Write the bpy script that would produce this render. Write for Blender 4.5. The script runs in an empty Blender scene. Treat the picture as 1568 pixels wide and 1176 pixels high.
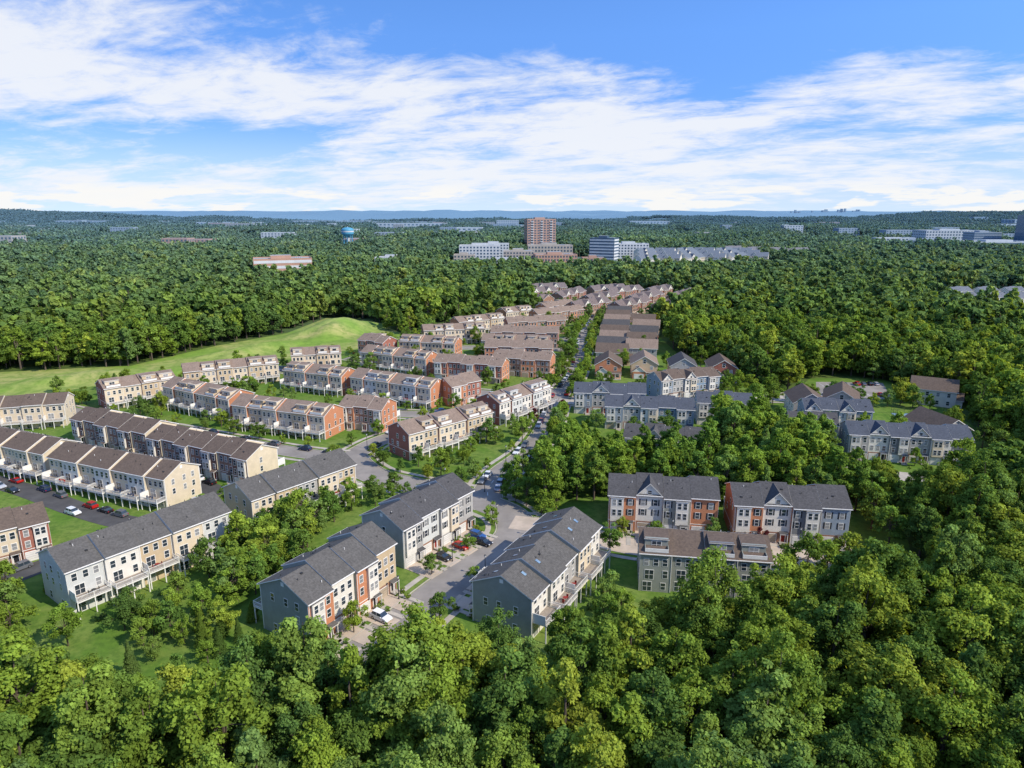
import bpy, math, random, bmesh, mathutils
import numpy as np
random.seed(7); RNG=np.random.default_rng(11)
scn=bpy.context.scene
R=math.radians
# ------------------------------------------------------------------ materials
MATS={}
def newmat(name):
    m=bpy.data.materials.new(name); m.use_nodes=True
    nt=m.node_tree; nt.nodes.clear(); MATS[name]=m
    return m,nt,nt.nodes,nt.links
def N(nt,t,**kw):
    n=nt.nodes.new(t)
    for k,v in kw.items(): setattr(n,k,v)
    return n
def math_n(nt,op,a,b=None,c=None,clamp=False):
    n=nt.nodes.new('ShaderNodeMath'); n.operation=op; n.use_clamp=clamp
    for i,v in enumerate((a,b,c)):
        if v is None: continue
        if isinstance(v,(int,float)): n.inputs[i].default_value=v
        else: nt.links.new(v,n.inputs[i])
    return n.outputs[0]
def mixc(nt,f,a,b,mode='MIX'):
    n=nt.nodes.new('ShaderNodeMix'); n.data_type='RGBA'; n.blend_type=mode
    for s,v in ((n.inputs[0],f),(n.inputs[6],a),(n.inputs[7],b)):
        if isinstance(v,(int,float)): s.default_value=v
        elif isinstance(v,tuple): s.default_value=(*v[:3],1)
        else: nt.links.new(v,s)
    return n.outputs[2]
def maprange(nt,v,a,b,c=0.,d=1.,smooth=False):
    n=nt.nodes.new('ShaderNodeMapRange')
    if smooth: n.interpolation_type='SMOOTHSTEP'
    nt.links.new(v,n.inputs[0])
    for i,x in enumerate((a,b,c,d)): n.inputs[i+1].default_value=x
    return n.outputs[0]
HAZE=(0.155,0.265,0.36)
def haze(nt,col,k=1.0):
    """aerial haze painted into the base colour: bluer with distance from the origin"""
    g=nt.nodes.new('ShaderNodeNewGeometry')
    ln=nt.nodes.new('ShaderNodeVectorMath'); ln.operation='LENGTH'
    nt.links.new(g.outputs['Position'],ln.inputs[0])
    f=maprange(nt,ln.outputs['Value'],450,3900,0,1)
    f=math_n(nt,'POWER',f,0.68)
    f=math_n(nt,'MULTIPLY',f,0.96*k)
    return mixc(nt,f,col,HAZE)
def noise(nt,scale,detail=3,rough=.55,co='Object',dist=0.):
    tc=nt.nodes.new('ShaderNodeTexCoord') if co in('Object','Generated') else None
    n=nt.nodes.new('ShaderNodeTexNoise'); n.inputs['Scale'].default_value=scale
    n.inputs['Detail'].default_value=detail; n.inputs['Roughness'].default_value=rough
    n.inputs['Distortion'].default_value=dist
    if tc: nt.links.new(tc.outputs[co],n.inputs['Vector'])
    else:
        g=nt.nodes.new('ShaderNodeNewGeometry'); nt.links.new(g.outputs['Position'],n.inputs['Vector'])
    return n.outputs['Fac']
def surf(name,col,col2=None,scale=1.0,rough=.85,spec=.3,bump=0,stripe=None,hz=False,metal=0,contrast=(.35,.65),world=False,dirt=0):
    m,nt,ns,ls=newmat(name)
    out=N(nt,'ShaderNodeOutputMaterial'); p=N(nt,'ShaderNodeBsdfPrincipled')
    p.inputs['Roughness'].default_value=rough; p.inputs['Metallic'].default_value=metal
    p.inputs['Specular IOR Level'].default_value=spec
    ls.new(p.outputs[0],out.inputs[0])
    if col2 is None: col2=tuple(c*.8 for c in col)
    f=noise(nt,scale,3,.6,'World' if world else 'Object')
    f2=maprange(nt,f,contrast[0],contrast[1])
    c=mixc(nt,f2,col,col2)
    if dirt:
        g=noise(nt,scale*.22,3,.6,'World'); c=mixc(nt,maprange(nt,g,.45,.7,0,dirt),c,tuple(x*.5 for x in col))
    if stripe:
        tc=N(nt,'ShaderNodeTexCoord'); sx=N(nt,'ShaderNodeSeparateXYZ'); ls.new(tc.outputs['Object'],sx.inputs[0])
        v=math_n(nt,'DIVIDE',sx.outputs[stripe[0]],stripe[1])
        fr=math_n(nt,'FRACT',v)
        l=math_n(nt,'LESS_THAN',fr,.22)
        l=math_n(nt,'MULTIPLY',l,stripe[2])
        c=mixc(nt,l,c,tuple(x*.35 for x in col))
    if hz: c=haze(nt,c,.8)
    ls.new(c,p.inputs['Base Color'])
    if bump:
        b=N(nt,'ShaderNodeBump'); b.inputs['Strength'].default_value=bump; b.inputs['Distance'].default_value=.1
        ls.new(f,b.inputs['Height']); ls.new(b.outputs[0],p.inputs['Normal'])
    return m
surf('brick_red',(.38,.145,.10),(.28,.11,.078),3,stripe=(2,.22,.25),dirt=.2)
surf('brick_orange',(.56,.245,.125),(.45,.185,.098),3,stripe=(2,.22,.25),dirt=.2)
surf('brick_brown',(.35,.195,.13),(.26,.145,.10),3,stripe=(2,.22,.25),dirt=.2)
surf('brick_dark',(.22,.12,.09),(.16,.085,.066),3,stripe=(2,.22,.25))
for n,c in dict(cream=(.70,.58,.41),white_siding=(.75,.70,.61),grey_siding=(.42,.40,.37),sage=(.29,.29,.25),blue_grey=(.28,.33,.38),
                pale_blue=(.61,.61,.57),tan=(.56,.43,.27),dark_grey=(.18,.185,.19),slate_blue=(.20,.28,.36),greenish=(.32,.33,.285)).items():
    surf('sid_'+n,c,tuple(x*.88 for x in c),.6,.7,stripe=(2,.26,.3),dirt=.15)
surf('roof_charcoal',(.14,.13,.118),(.092,.086,.078),2.2,.95,.12,.3,stripe=(1,.3,.22),dirt=.35)
surf('roof_dark',(.108,.102,.10),(.07,.067,.066),2.2,.95,.12,.3,stripe=(1,.3,.22),dirt=.3)
surf('roof_brown',(.30,.22,.168),(.21,.156,.12),2.0,.95,.12,.3,stripe=(1,.3,.22),dirt=.4)
surf('roof_umber',(.165,.122,.093),(.115,.086,.069),2.0,.95,.12,.3,stripe=(1,.3,.22),dirt=.3)
surf('roof_slate',(.10,.11,.13),(.07,.077,.095),2.0,.95,.12,.3,stripe=(1,.3,.22),dirt=.3)
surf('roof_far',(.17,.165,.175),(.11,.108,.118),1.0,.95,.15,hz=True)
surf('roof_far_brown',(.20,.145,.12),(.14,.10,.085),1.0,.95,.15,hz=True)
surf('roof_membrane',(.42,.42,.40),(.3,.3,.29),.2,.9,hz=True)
surf('trim_white',(.79,.76,.70),(.73,.70,.65),1,.5)
surf('vinyl_white',(.78,.75,.69),(.70,.68,.63),1,.45)
surf('shutter',(.03,.035,.045),None,2,.6)
surf('glass',(.035,.05,.065),(.02,.028,.035),.5,.08,.9)
surf('glass_blind',(.30,.30,.29),(.20,.20,.20),.5,.15,.8)
surf('skylight',(.25,.35,.42),(.15,.22,.3),.5,.05,.9)
surf('door_red',(.28,.03,.025),None,2,.45)
surf('door_black',(.02,.02,.025),None,2,.45)
surf('garage_white',(.70,.67,.62),None,.5,.5,stripe=(2,.55,.35))
surf('garage_tan',(.42,.34,.25),None,.5,.5,stripe=(2,.55,.35))
surf('concrete',(.49,.435,.36),(.39,.345,.285),.5,.9,world=True,dirt=.3)
surf('driveway',(.56,.45,.345),(.45,.365,.28),.35,.9,world=True,dirt=.35)
surf('asphalt',(.31,.275,.24),(.23,.205,.18),.16,.92,.15,world=True,dirt=.4)
surf('asphalt_new',(.105,.10,.095),(.072,.068,.066),.2,.92,.15,world=True,dirt=.3)
surf('paint',(.75,.75,.72),None,2,.7)
surf('deckwood',(.34,.28,.22),(.25,.21,.17),2,.8,stripe=(0,.3,.3))
surf('court',(.25,.40,.30),(.21,.35,.26),.3,.8)
surf('court_border',(.18,.28,.36),(.15,.24,.31),.3,.8)
surf('metal_dark',(.04,.04,.04),None,2,.5)
surf('bark',(.13,.10,.075),(.08,.06,.045),3,.95)
surf('tire',(.02,.02,.02),None,3,.9)
surf('rim',(.5,.5,.52),None,3,.3,metal=.8)
surf('headlight',(.8,.8,.78),None,3,.1)
surf('taillight',(.4,.01,.01),None,3,.2)
for n,c in dict(red=(.42,.015,.012),white=(.74,.74,.74),silver=(.42,.43,.45),black=(.015,.015,.018),blue=(.03,.09,.26),grey=(.13,.135,.145),navy=(.015,.03,.08)).items():
    surf('car_'+n,c,tuple(x*.96 for x in c),1,.22,.6)
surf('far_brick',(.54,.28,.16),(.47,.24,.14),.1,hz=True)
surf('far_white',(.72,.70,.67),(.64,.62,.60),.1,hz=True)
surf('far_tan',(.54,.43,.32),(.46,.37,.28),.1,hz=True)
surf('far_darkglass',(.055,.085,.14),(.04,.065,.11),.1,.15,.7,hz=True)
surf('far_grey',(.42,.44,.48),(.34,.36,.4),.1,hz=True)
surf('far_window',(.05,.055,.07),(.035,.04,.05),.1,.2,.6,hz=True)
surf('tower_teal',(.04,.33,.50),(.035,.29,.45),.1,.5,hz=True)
def leafmat(name,c1,c2,c3,transl=.33):
    m,nt,ns,ls=newmat(name)
    out=N(nt,'ShaderNodeOutputMaterial')
    oi=N(nt,'ShaderNodeObjectInfo')
    at=N(nt,'ShaderNodeAttribute',attribute_name='tint'); at.attribute_type='GEOMETRY'
    r=N(nt,'ShaderNodeValToRGB'); ls.new(oi.outputs['Random'],r.inputs[0])
    e=r.color_ramp.elements; e[0].color=(*c1,1); e[1].color=(*c3,1); e[1].position=1
    for pos,col in ((.2,(c1[0]*.70,c1[1]*.80,c1[2]*1.2)),(.35,c1),(.6,c2),(.72,(c2[0]*.75,c2[1]*.85,c2[2]*1.9)),(.82,c2)):
        k=r.color_ramp.elements.new(pos); k.color=(*col,1)
    g=noise(nt,.005,1,.5,'World')
    c=mixc(nt,maprange(nt,g,.4,.65,0,.5),r.outputs[0],tuple(x*1.0 for x in c1))
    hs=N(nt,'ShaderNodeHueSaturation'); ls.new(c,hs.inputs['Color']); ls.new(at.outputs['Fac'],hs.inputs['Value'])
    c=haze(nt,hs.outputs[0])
    d=N(nt,'ShaderNodeBsdfDiffuse'); t=N(nt,'ShaderNodeBsdfTranslucent'); mx=N(nt,'ShaderNodeMixShader')
    ls.new(c,d.inputs[0]); ty=mixc(nt,1.0,c,(1.4,1.25,.45),'MULTIPLY'); ls.new(ty,t.inputs[0])
    mx.inputs[0].default_value=transl
    ls.new(d.outputs[0],mx.inputs[1]); ls.new(t.outputs[0],mx.inputs[2]); ls.new(mx.outputs[0],out.inputs[0])
    return m
leafmat('foliage',(.145,.225,.038),(.22,.305,.040),(.325,.375,.052))
leafmat('foliage_young',(.17,.27,.040),(.23,.325,.044),(.30,.38,.052))
leafmat('foliage_purple',(.09,.02,.03),(.11,.03,.035),(.12,.03,.03))
def grassmat(name,a,b,c,s1=.05,s2=1.5):
    m,nt,ns,ls=newmat(name)
    out=N(nt,'ShaderNodeOutputMaterial'); p=N(nt,'ShaderNodeBsdfPrincipled'); p.inputs['Roughness'].default_value=.95
    p.inputs['Specular IOR Level'].default_value=.1
    n1=noise(nt,s1,4,.65,'World',.6); n2=noise(nt,s2,3,.7,'World')
    col=mixc(nt,maprange(nt,n1,.4,.62),a,b)
    col=mixc(nt,maprange(nt,n2,.42,.66,0,.75),col,c)
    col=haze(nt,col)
    ls.new(col,p.inputs['Base Color']); ls.new(p.outputs[0],out.inputs[0])
    bm=N(nt,'ShaderNodeBump'); bm.inputs['Strength'].default_value=.5; bm.inputs['Distance'].default_value=.3
    ls.new(n2,bm.inputs['Height']); ls.new(bm.outputs[0],p.inputs['Normal'])
grassmat('ground_forest',(.07,.11,.025),(.09,.135,.03),(.045,.07,.018),.01,.25)
grassmat('lawn',(.105,.19,.026),(.175,.23,.05),(.068,.13,.021),.07,.5)
grassmat('meadow',(.19,.295,.045),(.36,.34,.12),(.12,.20,.032),.02,.2)
# ------------------------------------------------------------------ mesh builder
class MB:
    def __init__(s): s.v=[]; s.f=[]; s.m=[]; s.names=[]
    def mi(s,n):
        if n not in s.names: s.names.append(n)
        return s.names.index(n)
    def poly(s,pts,mat):
        b=len(s.v); s.v.extend(pts); s.f.append(tuple(range(b,b+len(pts)))); s.m.append(s.mi(mat))
    def box(s,x0,x1,y0,y1,z0,z1,mat,top=None):
        b=len(s.v)
        if x0>x1: x0,x1=x1,x0
        if y0>y1: y0,y1=y1,y0
        s.v.extend([(x0,y0,z0),(x1,y0,z0),(x1,y1,z0),(x0,y1,z0),(x0,y0,z1),(x1,y0,z1),(x1,y1,z1),(x0,y1,z1)])
        k=s.mi(mat); t=k if top is None else s.mi(top)
        for f,mm in (((0,3,2,1),k),((4,5,6,7),t),((0,1,5,4),k),((1,2,6,5),k),((2,3,7,6),k),((3,0,4,7),k)):
            s.f.append(tuple(b+i for i in f)); s.m.append(mm)
    def slab(s,p,t,top,edge):
        b=len(s.v); s.v.extend(p); s.v.extend([(x,y,z-t) for x,y,z in p])
        s.f.append((b,b+1,b+2,b+3)); s.m.append(s.mi(top))
        s.f.append((b+7,b+6,b+5,b+4)); s.m.append(s.mi(edge))
        for i in range(4):
            j=(i+1)%4; s.f.append((b+i,b+4+i,b+4+j,b+j)); s.m.append(s.mi(edge))
    def cyl(s,c,r,h,mat,n=10,r2=None,axis='z'):
        r2=r if r2 is None else r2; b=len(s.v)
        for k,(rr,zz) in enumerate(((r,0),(r2,h))):
            for i in range(n):
                a=2*math.pi*i/n; u,v=rr*math.cos(a),rr*math.sin(a)
                if axis=='z': s.v.append((c[0]+u,c[1]+v,c[2]+zz))
                elif axis=='y': s.v.append((c[0]+u,c[1]+zz,c[2]+v))
                else: s.v.append((c[0]+zz,c[1]+u,c[2]+v))
        k=s.mi(mat)
        for i in range(n):
            j=(i+1)%n; s.f.append((b+i,b+j,b+n+j,b+n+i)); s.m.append(k)
        s.f.append(tuple(b+i for i in range(n))[::-1]); s.m.append(k)
        s.f.append(tuple(b+n+i for i in range(n))); s.m.append(k)
    def mesh(s,name):
        me=bpy.data.meshes.new(name); me.from_pydata(s.v,[],s.f)
        for n in s.names: me.materials.append(MATS[n])
        me.polygons.foreach_set('material_index',s.m); me.update(); return me
    def obj(s,name,parent=None,loc=None,rz=0):
        if not s.f: return None
        o=bpy.data.objects.new(name,s.mesh(name)); scn.collection.objects.link(o)
        if parent: o.parent=parent
        if loc is not None: o.location=loc; o.rotation_euler[2]=rz
        return o
def empty(name,loc=(0,0,0),rz=0):
    e=bpy.data.objects.new(name,None); e.location=loc; e.rotation_euler[2]=rz; e.empty_display_size=1
    scn.collection.objects.link(e); return e
# ------------------------------------------------------------------ terrain
def sst(x,a,b):
    t=np.clip((x-a)/(b-a),0,1); return t*t*(3-2*t)
def terr(x,y):
    x=np.asarray(x,float); y=np.asarray(y,float); r=np.hypot(x,y)
    n=(np.sin(x/310+1.3)*np.cos(y/270+.4)+.6*np.sin(x/140+y/170)+.4*np.cos(x/90-y/120+2))/2
    n2=(np.sin(x/900+2)*np.cos(y/1300)+.5*np.sin(x/520-y/700+1)+.35*np.sin(x/230+y/1500))
    flat=np.exp(-(((x-90)/230)**2+((y-1030)/150)**2))
    return sst(r,650,1500)*13*n*(1-.8*flat)+sst(r,1800,7000)*(24+30*n2)
def inpoly(px,py,poly):
    px=np.asarray(px);py=np.asarray(py); ins=np.zeros(px.shape,bool); n=len(poly)
    for i in range(n):
        x1,y1=poly[i];x2,y2=poly[(i+1)%n]
        c=((y1>py)!=(y2>py))
        xi=(x2-x1)*(py-y1)/((y2-y1) if y2!=y1 else 1e-9)+x1
        ins^=(c&(px<xi))
    return ins
def segdist(px,py,a,b):
    ax,ay=a;bx,by=b; dx,dy=bx-ax,by-ay
    t=np.clip(((px-ax)*dx+(py-ay)*dy)/(dx*dx+dy*dy+1e-9),0,1)
    return np.hypot(px-ax-t*dx,py-ay-t*dy)
rad=np.concatenate([[1.0],np.geomspace(30,26000,150)]); nA=288
vs=[];fs=[]
for r in rad:
    a=np.arange(nA)*2*math.pi/nA
    x=r*np.cos(a);y=r*np.sin(a); z=terr(x,y)
    vs.append(np.stack([x,y,z],1))
vs=np.concatenate(vs)
for i in range(len(rad)-1):
    for j in range(nA):
        k=(j+1)%nA; fs.append((i*nA+j,(i+1)*nA+j,(i+1)*nA+k,i*nA+k))
fs.append(tuple(range(nA)))
me=bpy.data.meshes.new('ground'); me.from_pydata(vs.tolist(),[],fs); me.materials.append(MATS['ground_forest'])
for p in me.polygons: p.use_smooth=True
scn.collection.objects.link(bpy.data.objects.new('ground',me))
C0=[(-250,118),(-91,105),(-73,99),(-62,93),(-48,93),(-36,98),(-20,101),(-6,102),(13,106),(23,111),(35,115),(49,121),(67,126),(80,131),(93,142),(99,156),(104,184),(122,178),(152,190),(170,215),(178,258),(186,300),(180,325),(146,325),(130,302),(108,302),(114,345),(95,375),(96,440),(102,515),(150,545),(188,600),(150,650),(115,680),(60,668),(0,640),(-5,600),(22,560),(0,505),(-58,472),(-75,440),(-105,508),(-142,518),(-151,452),(-180,407),(-202,353),(-261,338),(-320,332),(-320,150)]
MEAD=[(-330,336),(-261,338),(-202,353),(-180,407),(-151,452),(-142,518),(-105,508),(-68,440),(-90,400),(-120,372),(-148,352),(-178,330),(-205,300),(-240,286),(-330,280)]
def sheet(name,poly,z,mat):
    m=MB(); m.poly([(x,y,z) for x,y in poly],mat); return m.obj(name)
sheet('lawn',C0,.012,'lawn')
sheet('meadow',MEAD,.024,'meadow')
for hx,hy,ra,rb,hh,an in((-118,455,44,24,9,.9),(-205,322,60,16,4,.35),(-150,392,40,14,4,.8)):
    v=[];f=[];nr,na=14,40
    for i in range(nr+1):
        t=i/nr
        for j in range(na):
            a=2*math.pi*j/na; wob=1+.12*math.sin(3*a+hx)+.08*math.sin(5*a)
            x=ra*t*math.cos(a)*wob;y=rb*t*math.sin(a)*wob
            z=hh*(math.cos(math.pi*t)*.5+.5)*(1+.1*math.sin(x*.2+y*.3))-.02
            v.append((x*math.cos(an)-y*math.sin(an)+hx,x*math.sin(an)+y*math.cos(an)+hy,z))
    for i in range(nr):
        for j in range(na): k=(j+1)%na; f.append((i*na+j,(i+1)*na+j,(i+1)*na+k,i*na+k))
    me=bpy.data.meshes.new('grass_hill');me.from_pydata(v,[],f);me.materials.append(MATS['meadow'])
    for p in me.polygons:p.use_smooth=True
    scn.collection.objects.link(bpy.data.objects.new('grass_hill',me))
# ------------------------------------------------------------------ roads
def catmull(P,sub=6):
    P=[np.array(p,float) for p in P]; Q=[2*P[0]-P[1]]+P+[2*P[-1]-P[-2]]; out=[]
    for i in range(1,len(Q)-2):
        for k in range(sub):
            t=k/sub; a,b,c,d=Q[i-1],Q[i],Q[i+1],Q[i+2]
            out.append(.5*((2*b)+(c-a)*t+(2*a-5*b+4*c-d)*t*t+(3*b-a-3*c+d)*t**3))
    out.append(P[-1]); return np.array(out)
ROADS=[('S1',[(-29,104),(-27,111),(-21,122),(-13,136),(-4,149),(1,160),(-1,171),(-10,180),(-18,186),(-30,191),(-42,198),(-50,208),(-54,216)],10,'asphalt',1),
('S2',[(-6,174),(-7,188),(-3,202),(6,221),(13,247),(20,288),(31,331),(40,387),(47,440),(56,479),(66,530),(80,600)],8,'asphalt',1),
('S5',[(-54,216),(-47,232),(-31,252),(-17,268),(0,290),(22,300)],8,'asphalt',1),
('S6',[(-205,284),(-190,273),(-160,258),(-125,243),(-95,229),(-72,219),(-54,214)],8,'asphalt',1),
('S7',[(-175,312),(-130,290),(-95,277),(-64,268),(-38,264),(-22,264)],8,'asphalt',1),
('S8',[(-130,348),(-82,328),(-40,308),(2,292)],8,'asphalt',1),
('S9',[(-92,374),(-60,360),(-20,354),(32,345)],8,'asphalt',1),
('R3',[(0,166),(14,162),(24,155),(35,151),(55,148),(90,143)],8,'driveway',1),
('A1',[(-190,208),(-147,189),(-118,173),(-98,165),(-90,172),(-85,182)],7,'asphalt_new',0),
('A2',[(-172,229),(-125,207),(-104,197),(-84,185)],6.5,'asphalt_new',0),
('A3',[(-98,165),(-106,148),(-118,130),(-130,122)],7,'asphalt_new',0),
('A4',[(-205,240),(-172,229)],7,'asphalt_new',0),
('R1',[(20,284),(64,275),(99,288),(118,288),(136,299)],8,'concrete',1),
('R2',[(98,203),(112,201),(128,196),(150,196)],8,'concrete',0),
('C9',[(-60,400),(-20,402),(36,396)],7,'asphalt',1),
('C10',[(-60,436),(-8,430),(44,428)],7,'asphalt',1)]
RP={n:catmull(p) for n,p,w,m,k in ROADS}
RW={n:w for n,p,w,m,k in ROADS}
def road_near(x,y,skip=None,extra=0.):
    for n,P in RP.items():
        if n==skip: continue
        d=np.min(np.hypot(P[:,0]-x,P[:,1]-y))
        if d<RW[n]/2+extra: return True
    return False
def strip(m,P,o0,o1,z,mat,skip=None,h=0):
    T=np.gradient(P,axis=0); T/=np.linalg.norm(T,axis=1)[:,None]; Nn=np.stack([-T[:,1],T[:,0]],1)
    a=P+Nn*o0; b=P+Nn*o1
    for i in range(len(P)-1):
        if skip is not None:
            mid=(a[i]+b[i]+a[i+1]+b[i+1])/4
            if road_near(mid[0],mid[1],skip,.3): continue
        if h: m.slab([(*a[i],z+h),(*a[i+1],z+h),(*b[i+1],z+h),(*b[i],z+h)],h,mat,mat)
        else: m.poly([(*a[i],z),(*a[i+1],z),(*b[i+1],z),(*b[i],z)],mat)
def dens(P,step=2.5):
    out=[P[0]]
    for i in range(len(P)-1):
        L=np.linalg.norm(P[i+1]-P[i]); n=max(1,int(round(L/step)))
        for k in range(1,n+1): out.append(P[i]+(P[i+1]-P[i])*k/n)
    return np.array(out)
for k in RP: RP[k]=dens(RP[k])
zr=.03
rm=MB();km=MB();sm=MB();pm=MB()
for i,(n,p,w,mat,kerb) in enumerate(ROADS):
    z=zr+i*.004; P=RP[n]
    strip(rm,P,-w/2,w/2,z,mat)
    if kerb:
        for s in(-1,1):
            strip(km,P,s*(w/2+.1),s*(w/2+.35),.0,'concrete',n,.15)
            strip(sm,P,s*(w/2+1.6),s*(w/2+3.0),.1+i*.004,'concrete',n)
        if n in('S2',):
            for j in range(0,len(P)-2,4): strip(pm,P[j:j+2],-.08,.08,z+.002,'paint')
rm.obj('road');km.obj('kerb');sm.obj('sidewalk');pm.obj('road_marking')
sheet('parking_lot',[(146,318),(177,316),(166,287),(133,287)],.02,'asphalt')
m=MB()
for i in range(9):
    x=138+i*3; m.box(x,x+.15,290,295.5,.022,.035,'paint'); m.box(x+8,x+8.15,309,314.5,.022,.035,'paint')
m.obj('parking_bay_lines')
m=MB(); m.poly([(149,244,.03),(168,242,.03),(174,264,.03),(154,266,.03)],'court_border')
m.poly([(152,247,.036),(165.5,245.5,.036),(170.5,261,.036),(156.5,262.5,.036)],'court')
for a,b,c,d in((154,164,249,249.12),(154,166,260,260.12)): m.box(a,b,c,d,.037,.042,'paint')
e=empty('tennis_court'); m.obj('court_surface',e)
m=MB()
for (a,b) in (((149,244),(168,242)),((168,242),(174,264)),((174,264),(154,266)),((154,266),(149,244))):
    for k in range(8):
        t=k/8; x=a[0]+(b[0]-a[0])*t;y=a[1]+(b[1]-a[1])*t; m.cyl((x,y,0),.05,3,'metal_dark',6)
    for z in(.1,1.5,3): m.slab([(a[0],a[1],z),(b[0],b[1],z),(b[0]+.06,b[1]+.06,z),(a[0]+.06,a[1]+.06,z)],.06,'metal_dark','metal_dark')
m.obj('fence',e)
m=MB(); m.box(155,168.5,253.8,253.86,.1,1.0,'metal_dark'); m.box(155,168.5,253.78,253.88,1.0,1.07,'paint'); m.obj('net',e)
# ------------------------------------------------------------------ town houses
FOOT=[]
def pbox(m,ax,pos,sg,a0,a1,z0,z1,d,mat):
    if ax=='y': m.box(a0,a1,pos,pos+sg*d,z0,z1,mat)
    else: m.box(pos,pos+sg*d,a0,a1,z0,z1,mat)
def window(W,T,ax,pos,sg,c,z,w,h,near,rnd,shut=False):
    g='glass_blind' if rnd.random()<.3 else 'glass'
    if near:
        pbox(T,ax,pos,sg,c-w/2-.11,c+w/2+.11,z-.12,z+h+.12,.05,'trim_white')
        pbox(W,ax,pos,sg,c-w/2,c+w/2,z,z+h,.065,g)
        pbox(T,ax,pos,sg,c-w/2,c+w/2,z+h*.5-.035,z+h*.5+.035,.085,'trim_white')
        if w>1.3: pbox(T,ax,pos,sg,c-.04,c+.04,z,z+h,.08,'trim_white')
        if shut:
            for s in(-1,1): pbox(T,ax,pos,sg,c+s*(w/2+.13),c+s*(w/2+.5),z-.05,z+h+.05,.045,'shutter')
    else:
        pbox(T,ax,pos,sg,c-w/2-.1,c+w/2+.1,z-.1,z+h+.1,.04,'trim_white')
        pbox(W,ax,pos,sg,c-w/2,c+w/2,z,z+h,.06,g)
def row(A,B,name,front,rear,end,roof,depth=12,eave=8.8,ridge=11.6,deck=True,terr_=False,cross=(),shut=False,sky=False,bay=True,uw=7.0,near=True,stag=.7,swap=False,garage=True,z0=0,seed=0,zstep=0.,big=False):
    if swap: A,B=B,A
    A=np.array(A,float);B=np.array(B,float)
    if big: A=A*.974;B=B*.974;depth=13.4;eave=9.8;ridge=12.9
    fz=(eave-8.8)
    L=float(np.linalg.norm(B-A)); ang=math.atan2(B[1]-A[1],B[0]-A[0])
    FOOT.append((tuple(A),tuple(B),depth/2))
    rnd=random.Random(int(A[0]*7+A[1]*13)+seed)
    n=max(1,int(round(L/uw))); w=L/n
    e=empty(name,(A[0],A[1],z0),ang)
    wl=MB();rf=MB();W=MB();T=MB();D=MB();DR=MB();X=MB()
    hd=depth/2; FL2=3.6+fz; FL3=6.35+fz
    for i in range(n):
        x0=i*w+.01;x1=(i+1)*w-.01; off=(stag if i%2 else 0)-stag/2; dz=zstep*i+(.35 if i%2 else 0)
        yF=-hd+off; yR=hd+off; ze=eave+dz; zr_=ridge+dz; xm=(x0+x1)/2
        fm=front[i%len(front)]; rmn=rear[i%len(rear)]
        wl.poly([(x0,yF,0),(x1,yF,0),(x1,yF,ze),(x0,yF,ze)],fm)
        wl.poly([(x1,yR,0),(x0,yR,0),(x0,yR,ze),(x1,yR,ze)],rmn)
        if fm.startswith('brick') is False and near:
            pbox(wl,'y',yF,-1,x0,x1,0,2.9,.06,'brick_brown' if i%2 else 'sid_grey_siding')
        for xx,s in((x0,-1),(x1,1)):
            p=[(xx,yF,0),(xx,yF,ze),(xx,off,zr_),(xx,yR,ze),(xx,yR,0)]
            wl.poly(p if s<0 else p[::-1],end)
        ov=.45; t=.22; sl=(zr_-ze)/hd
        xa=x0-(.35 if i==0 else -.02); xb=x1+(.35 if i==n-1 else -.02)
        zl=ze-ov*sl+t; zt=zr_+t
        rf.slab([(xa,yF-ov,zl),(xb,yF-ov,zl),(xb,off,zt),(xa,off,zt)],t,roof,'trim_white')
        rf.slab([(xb,yR+ov,zl),(xa,yR+ov,zl),(xa,off,zt-.001),(xb,off,zt-.001)],t,roof,'trim_white')
        T.box(xa+.05,xb-.05,yF-ov-.12,yF-ov-.005,zl-.2,zl-.04,'trim_white')
        T.box(xa+.05,xb-.05,yR+ov+.005,yR+ov+.12,zl-.2,zl-.04,'trim_white')
        T.box(x0+.12,x0+.22,yR+.01,yR+.1,0,ze-.1,'trim_white'); T.box(x0+.12,x0+.22,yF-.1,yF-.01,0,ze-.1,'trim_white')
        for q in range(4):
            vx=rnd.uniform(x0+.8,x1-.8); sd=rnd.choice((-1,1)); vy=rnd.uniform(1.0,hd*.7); zz=zt-vy*sl
            if terr_ and sd>0: continue
            if q==0: X.box(vx-.25,vx+.25,off+sd*vy-.2,off+sd*vy+.2,zz-.15,zz+.2,'metal_dark')
            else: X.cyl((vx,off+sd*vy,zz-.2),.07,.65,'trim_white' if q==1 else 'metal_dark',6)
        bays=bay and near and (i%2==0)
        if bays:
            bx0,bx1=x0+.5,x1-.5
            if (i%4)==0: bx1=xm+.4
            else: bx0=xm-.2
            bm_='sid_white_siding' if fm!='sid_white_siding' else 'sid_cream'
            wl.box(bx0,bx1,yF-.6,yF-.0,2.9,ze-.35,bm_)
            rf.slab([(bx0-.15,yF-.8,ze-.35),(bx1+.15,yF-.8,ze-.35),(bx1+.15,yF-.01,ze-.08),(bx0-.15,yF-.01,ze-.08)],.12,roof,'trim_white')
            for fl in(FL2,FL3):
                for cx in(bx0+(bx1-bx0)*.28,bx0+(bx1-bx0)*.72): window(W,T,'y',yF-.6,-1,cx,fl,.85,1.55,near,rnd)
            ox=x1-1.35 if (i%4)==0 else x0+1.35
            for fl in(FL2,FL3): window(W,T,'y',yF,-1,ox,fl,.9,1.55,near,rnd,shut)
        else:
            for fl in(FL2,FL3):
                for k in((.2,.5,.8) if not shut else (.27,.73)): window(W,T,'y',yF,-1,x0+w*k,fl,.95,1.55,near,rnd,shut)
        if not fm.startswith('sid') :
            T.box(x0,x1,yF-.07,yF-.005,2.95,3.1,'trim_white')
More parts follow.
